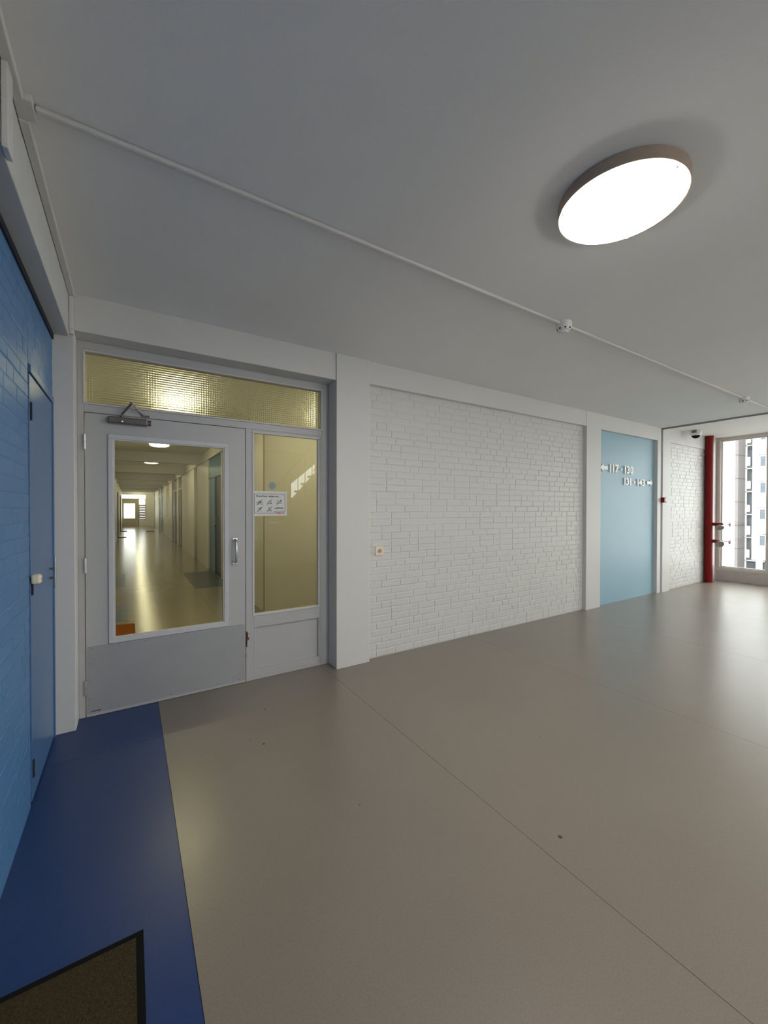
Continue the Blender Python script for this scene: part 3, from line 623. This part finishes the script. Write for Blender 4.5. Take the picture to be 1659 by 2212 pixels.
# ---- numbers on the pale blue panel
YP = 0.055
def sign(items, lab, loc):
    s = empty('direction_sign', loc, lab, 'sign', 'direction signs on the pale blue panel')
    for kind, x0, x1, z0, z1 in items:
        dp = 0.016
        if kind == '<' or kind == '>':
            zc = (z0 + z1) / 2; h = (z1 - z0) / 2; hw = (x1 - x0) * .42
            if kind == '<': poly = [(x0, zc), (x0 + hw, zc + h), (x0 + hw, zc + h * .45), (x1, zc + h * .45), (x1, zc - h * .45), (x0 + hw, zc - h * .45), (x0 + hw, zc - h)]
            else: poly = [(x1, zc), (x1 - hw, zc - h), (x1 - hw, zc - h * .45), (x0, zc - h * .45), (x0, zc + h * .45), (x1 - hw, zc + h * .45), (x1 - hw, zc + h)]
            prism('arrow', poly, YP - dp, YP, M['plastic'], s)
        elif kind == '-': box('dash', x0, x1, YP - dp, YP, z0, z1, M['plastic'], s)
        elif kind == '1': box('digit', x0, x1, YP - dp, YP, z0, z1, M['plastic'], s)
        else:
            me = text_mesh(kind, z1 - z0, x1 - x0, dp, 0.035); link('digit', me, M['plastic'], s, (x0, YP, z0))
za, zb = 1.930, 2.052
sign([('<', 5.975, 6.175, 1.935, 2.045), ('1', 6.232, 6.268, za, zb), ('1', 6.312, 6.348, za, zb), ('7', 6.378, 6.482, za, zb), ('-', 6.535, 6.585, 1.975, 2.0), ('1', 6.650, 6.686, za, zb), ('3', 6.712, 6.796, za, zb), ('0', 6.812, 6.90, za, zb)],
     'raised white arrow and numbers 117 - 130 on pale blue wall', (6.4, YP, 1.99))
za, zb = 1.757, 1.866
sign([('1', 6.640, 6.674, za, zb), ('3', 6.696, 6.778, za, zb), ('1', 6.806, 6.840, za, zb), ('-', 6.920, 6.968, 1.797, 1.820), ('1', 7.038, 7.072, za, zb), ('4', 7.086, 7.178, za, zb), ('3', 7.188, 7.268, za, zb), ('>', 7.345, 7.53, 1.765, 1.868)],
     'raised white numbers 131 - 143 with arrow, the lower line', (7.08, YP, 1.81))
# ---- inlaid doormat
dm = empty('doormat', (0.13, -2.0, 0), 'brown coir doormat with black border on the blue strip', 'doormat')
mx0, mx1, my0, my1, bw = -0.06, 0.323, -2.36, -1.612, 0.021
boxes('mat_border', [(mx0, mx1, my1 - bw, my1, 0, .006), (mx0, mx1, my0, my0 + bw, 0, .006), (mx0, mx0 + bw, my0 + bw, my1 - bw, 0, .006), (mx1 - bw, mx1, my0 + bw, my1 - bw, 0, .006)], M['black'], dm)
box('mat_pile', mx0 + bw, mx1 - bw, my0 + bw, my1 - bw, 0, 0.009, M['coir'], dm)

# ================================================================== CORRIDOR CONTENTS
for i in range(9):
    yl = 2.43 + 3.6 * i if i else 2.15
    xc = 0.79
    c = empty('corridor_lamp', (xc, yl, HC), 'lit round lamp on the corridor ceiling, %s from the glass door' % 'first second third fourth fifth sixth seventh eighth ninth'.split()[i], 'lamp', 'corridor ceiling lamps')
    lathe('lamp_base', [(0, 0), (.175, 0), (.178, -.03), (.17, -.036), (0, -.034)], (xc, yl, HC), M['plastic'], c, 'Z', 40)
    lathe('lamp_cover', [(.172, -.034), (.176, -.06), (.165, -.09), (.12, -.104), (0, -.108)], (xc, yl, HC), M['clamp'], c, 'Z', 40)
def bay_fill_lamp(x, y, lab):  # added fill lamp, built like the corridor ones
    c = empty('corridor_lamp', (x, y, HC), lab, 'lamp', 'corridor ceiling lamps')
    lathe('lamp_base', [(0, 0), (.175, 0), (.178, -.03), (.17, -.036), (0, -.034)], (x, y, HC), M['plastic'], c, 'Z', 40)
    lathe('lamp_cover', [(.172, -.034), (.176, -.06), (.165, -.09), (.12, -.104), (0, -.108)], (x, y, HC), M['clamp'], c, 'Z', 40)
bay_fill_lamp(2.6, 1.15, 'unseen round lamp added to light the bay behind the sidelight')  # hidden lamp, added to light the wall behind the sidelight
ordn = 'nearest second third fourth fifth farthest'.split()
for i, (a, b, k) in enumerate(DOORS_R):
    mt, md = (M['teal'], M['tealdark']) if k == 'teal' else (M['mauve'], M['mauved'])
    d = empty('door_%d' % (3 + i), (1.9, (a + b) / 2, 0), '%s recessed %s doorway on the right of the corridor' % (ordn[i], k), kind='structure')
    s = a + (b - a) * 0.52
    box('side_panel', 1.835, 1.885, s, b, 0.0, 2.06, mt, d, 0.003)
    box('upper_panel', 1.835, 1.885, a, b, 2.10, 2.50, mt, d, 0.003)
    boxes('door_frame', [(1.818, 1.895, a, a + .05, 0, 2.10), (1.818, 1.895, s - .05, s, 0, 2.10), (1.818, 1.895, a, b, 2.06, 2.10)], M['corwall'] if i else mt, d, 0.003)
    box('door_leaf', 1.845, 1.885, a + .05, s - .05, 0.01, 2.06, md, d, 0.002)
    lathe('door_knob', [(0, 0), (.01, 0), (.01, .04), (.024, .05), (.02, .07), (0, .072)], (1.845, s - 0.12, 1.04), M['steel'], d, (-1, 0, 0), 12)
for i, (a, b) in enumerate(((3.0, 3.95), (7.5, 8.5), (18.6, 19.6), (24.5, 25.5))):
    d = empty('door_%d' % (20 + i), (-0.2, (a + b) / 2, 0), '%s flat door on the left of the corridor' % 'nearest second third farthest'.split()[i], kind='structure')
    box('door_leaf', -0.215, -0.190, a, b, 0.01, 2.05, M['cordoor'], d, 0.002)
    boxes('door_frame', [(-0.21, -0.175, a - .06, a, 0, 2.11), (-0.21, -0.175, b, b + .06, 0, 2.11), (-0.21, -0.175, a, b, 2.05, 2.11)], M['mauved'] if i > 1 else M['corwall'], d, 0.003)
tube('corridor_pipe', [(1.785, 8.85, 0.0), (1.785, 8.85, 2.50)], 0.018, M['corwall'], None, 12, label='thin cream pipe rising up the right corridor wall', cat='pipe')
tube('corridor_pipe', [(1.785, 8.55, 0.0), (1.785, 8.55, 2.50)], 0.018, M['corwall'], None, 12, label='second thin cream pipe, nearer the teal doorway', cat='pipe')
def mat_(x0, x1, y0, y1, m, lab):
    d = empty('doormat', ((x0 + x1) / 2, (y0 + y1) / 2, 0), lab, 'doormat', 'doormats in the corridor')
    box('mat_pile', x0 + .012, x1 - .012, y0 + .012, y1 - .012, 0, .016, m, d, 0.003)
    box('mat_backing', x0, x1, y0, y1, 0, .005, m if m is M['orange'] else M['black'], d)
mat_(-0.16, 0.335, 1.98, 2.52, M['orange'], 'orange doormat just behind the glass door')
mat_(-0.18, 0.14, 19.0, 19.6, M['black'], 'black doormat at the left wall halfway down the corridor')
mat_(-0.18, 0.13, 24.6, 25.4, M['black'], 'black doormat at the left wall far down the corridor')
mat_(1.10, 1.48, 24.0, 24.6, M['black'], 'dark doormat at the right wall far down the corridor')
# far end of the corridor
YE = 32.0
wall_far = struct('wall_corridor_end', [(-0.25, 1.82, YE, YE + .2, 2.42, HC + .1), (1.27, 1.82, YE, YE + .2, 0, 2.42), (0.80, 1.27, YE, YE + .2, 0, 0.55), (-0.25, -0.23, YE, YE + .2, 0, 2.42)], M['corwall'], 'cream end wall of the corridor')
de = empty('door_2_end', (0.25, YE, 0), 'far glazed corridor door with daylight behind', kind='structure'); de.name = 'door_30'
boxes('leaf', [(-0.18, -0.09, YE + .05, YE + .1, 0, 2.03), (0.60, 0.72, YE + .05, YE + .1, 0, 2.03), (-0.09, .60, YE + .05, YE + .1, 0, 0.62), (-0.09, .60, YE + .05, YE + .1, 1.72, 2.03)], M['cordoor'], de)
box('glass_pane', -0.09, 0.60, YE + .07, YE + .075, 0.62, 1.72, M['glass'], de)
boxes('door_frame', [(-0.23, -0.18, YE, YE + .15, 0, 2.08), (0.72, 0.83, YE, YE + .15, 0, 2.08), (-0.23, 1.27, YE, YE + .15, 2.03, 2.09)], M['cordoor'], de)
we = empty('window_5', (0.6, YE, 0.55), 'far transom and sidelight at the corridor end', kind='structure')
boxes('window_frame', [(-0.23, 1.27, YE + .02, YE + .12, 2.37, 2.42), (0.83, 0.86, YE + .02, YE + .12, .55, 2.03), (1.24, 1.27, YE + .02, YE + .12, .55, 2.03), (.86, 1.24, YE + .02, YE + .12, 1.58, 1.64), (.86, 1.24, YE + .02, YE + .12, .55, .60)], M['cordoor'], we)
box('glass_pane', -0.23, 1.27, YE + .06, YE + .065, 2.09, 2.37, M['glass'], we)
box('glass_pane', 0.86, 1.24, YE + .06, YE + .065, 0.60, 2.03, M['glass'], we)
# brown slatted balcony front outside the far sidelight
bs = empty('balcony_front', (1.15, YE + 1.4, 0.3), 'brown slatted balcony front outside the far window', 'balcony')
for k in range(9): box('slat', 0.80, 1.62, YE + 1.38, YE + 1.42, 0.45 + k * 0.132, 0.45 + k * 0.132 + 0.118, M['brown'], bs)
for x in (0.86, 1.56): box('post', x, x + .05, YE + 1.42, YE + 1.47, -0.3, 1.66, M['brown'], bs)
struct('floor_balcony', [(-1.0, 3.0, YE + .2, YE + 1.6, -0.25, -0.02)], M['plinth'], 'outdoor landing beyond the far door')

# ================================================================== STAIRS BEHIND THE CAMERA (mirrored in the sidelight)
st = empty('staircase', (3.6, YB + .6, 0), 'open staircase behind the photographer, mirrored in the sidelight', 'staircase')
n = 15; x0 = 2.15; run = 0.165; rise = HC / n
for i in range(n): box('tread', x0 + i * run, x0 + i * run + 0.21, YB + 0.12, YB + 1.0, (i + 1) * rise - .045, (i + 1) * rise, M['concrete'], st)
for yy in (YB + 0.10, YB + 0.98):
    prism('stringer', [(x0 - .05, 0), (x0 + .22, 0), (x0 + n * run + .12, n * rise - .2), (x0 + n * run + .12, n * rise), (x0 + n * run - .05, n * rise)], yy, yy + .04, M['winframe'], st)
prism('window_mask', [(x0 + .3, 1.05), (x0 + .3, 2.7), (x0 + n * run - .2, 2.7)], YB + .05, YB + .09, M['white'], st)  # unseen panel, added to cut down the stair window's mirrored brightness
for i in range(0, n, 1): tube('baluster', [(x0 + i * run + .1, YB + 1.0, (i + 1) * rise), (x0 + i * run + .1, YB + 1.0, min((i + 1) * rise + .9, HC - .01))], 0.009, M['closer'], st, 6)
tube('handrail', [(x0 + .05, YB + 1.0, 1.08), (x0 + 9.3 * run, YB + 1.0, 1.08 + 9.3 * rise - .05)], 0.022, M['closer'], st, 8)

# ================================================================== OUTSIDE THE WINDOWS
struct('ground_street', [(10.4, 160, -90, 120, -22.0, -21.5)], M['ground'], 'pale street level far below the windows')
ba = empty('apartment_block', (61.4, 20, -21.5), 'white apartment block with a tan panelled side seen through the window', 'building')
box('front_wall', 61.36, 61.9, 14.75, 34, -21.5, 26, M['fac_white'], ba)
box('side_wall', 61.34, 63.75, 14.50, 14.80, -21.5, 26, M['fac_tan'], ba)
for k in range(-7, 9): box('panel_joint', 61.33, 63.76, 14.49, 14.82, 2.20 + k * 2.79 - .035, 2.20 + k * 2.79 + .035, M['fac_line'], ba)
box('corner_post', 63.70, 63.86, 14.38, 14.52, -21.5, 26, M['fac_white'], ba)
box('gallery_wall', 64.6, 64.9, 8, 15.2, -21.5, 26, M['fac_dark'], ba)
for k in range(-7, 9):
    z = 0.75 + k * 2.79
    box('gallery_slab', 63.75, 64.7, 8, 14.6, z, z + .22, M['fac_slab'], ba)
    box('gallery_edge', 63.70, 63.78, 8, 14.6, z - .12, z - .02, M['fac_white'], ba)
    box('gallery_screen', 63.84, 63.96, 14.10 - .05 * (k % 2), 14.50, z + .25, z + 1.1 + .12 * ((k * 7) % 3), M['fac_white'], ba, 0.05)
    box('gallery_window', 64.50, 64.62, 13.6, 14.35, z + 1.0, z + 2.4, M['fac_glass'], ba)
bb_ = empty('stair_tower', (57.3, 9, -21.5), 'white facade with small dark windows nearer the right window edge', 'building')
box('tower_wall', 57.0, 60.0, -2.0, 12.06, -4.1, 26, M['fac_white'], bb_)
box('tower_base', 57.8, 60.0, -2.0, 11.2, -21.5, -4.1, M['fac_glass'], bb_)
box('base_column', 57.2, 57.8, 11.35, 11.75, -21.5, -4.1, M['fac_white'], bb_)
for k in range(-1, 9):
    zz = 3.10 + (k - 1) * 2.82
    for yw in (11.0, 8.2, 5.4, 2.6):
        w = box('tower_window', 56.97, 57.06, yw, yw + .40, zz, zz + 1.05, M['fac_glass'], bb_)
        box('tower_window_rail', 56.94, 57.0, yw, yw + .40, zz + .72, zz + .80, M['fac_slab'], w)
    box('tower_joint', 56.97, 57.02, 10.6, 11.6, zz + 1.18, zz + 1.25, M['fac_line'], bb_)
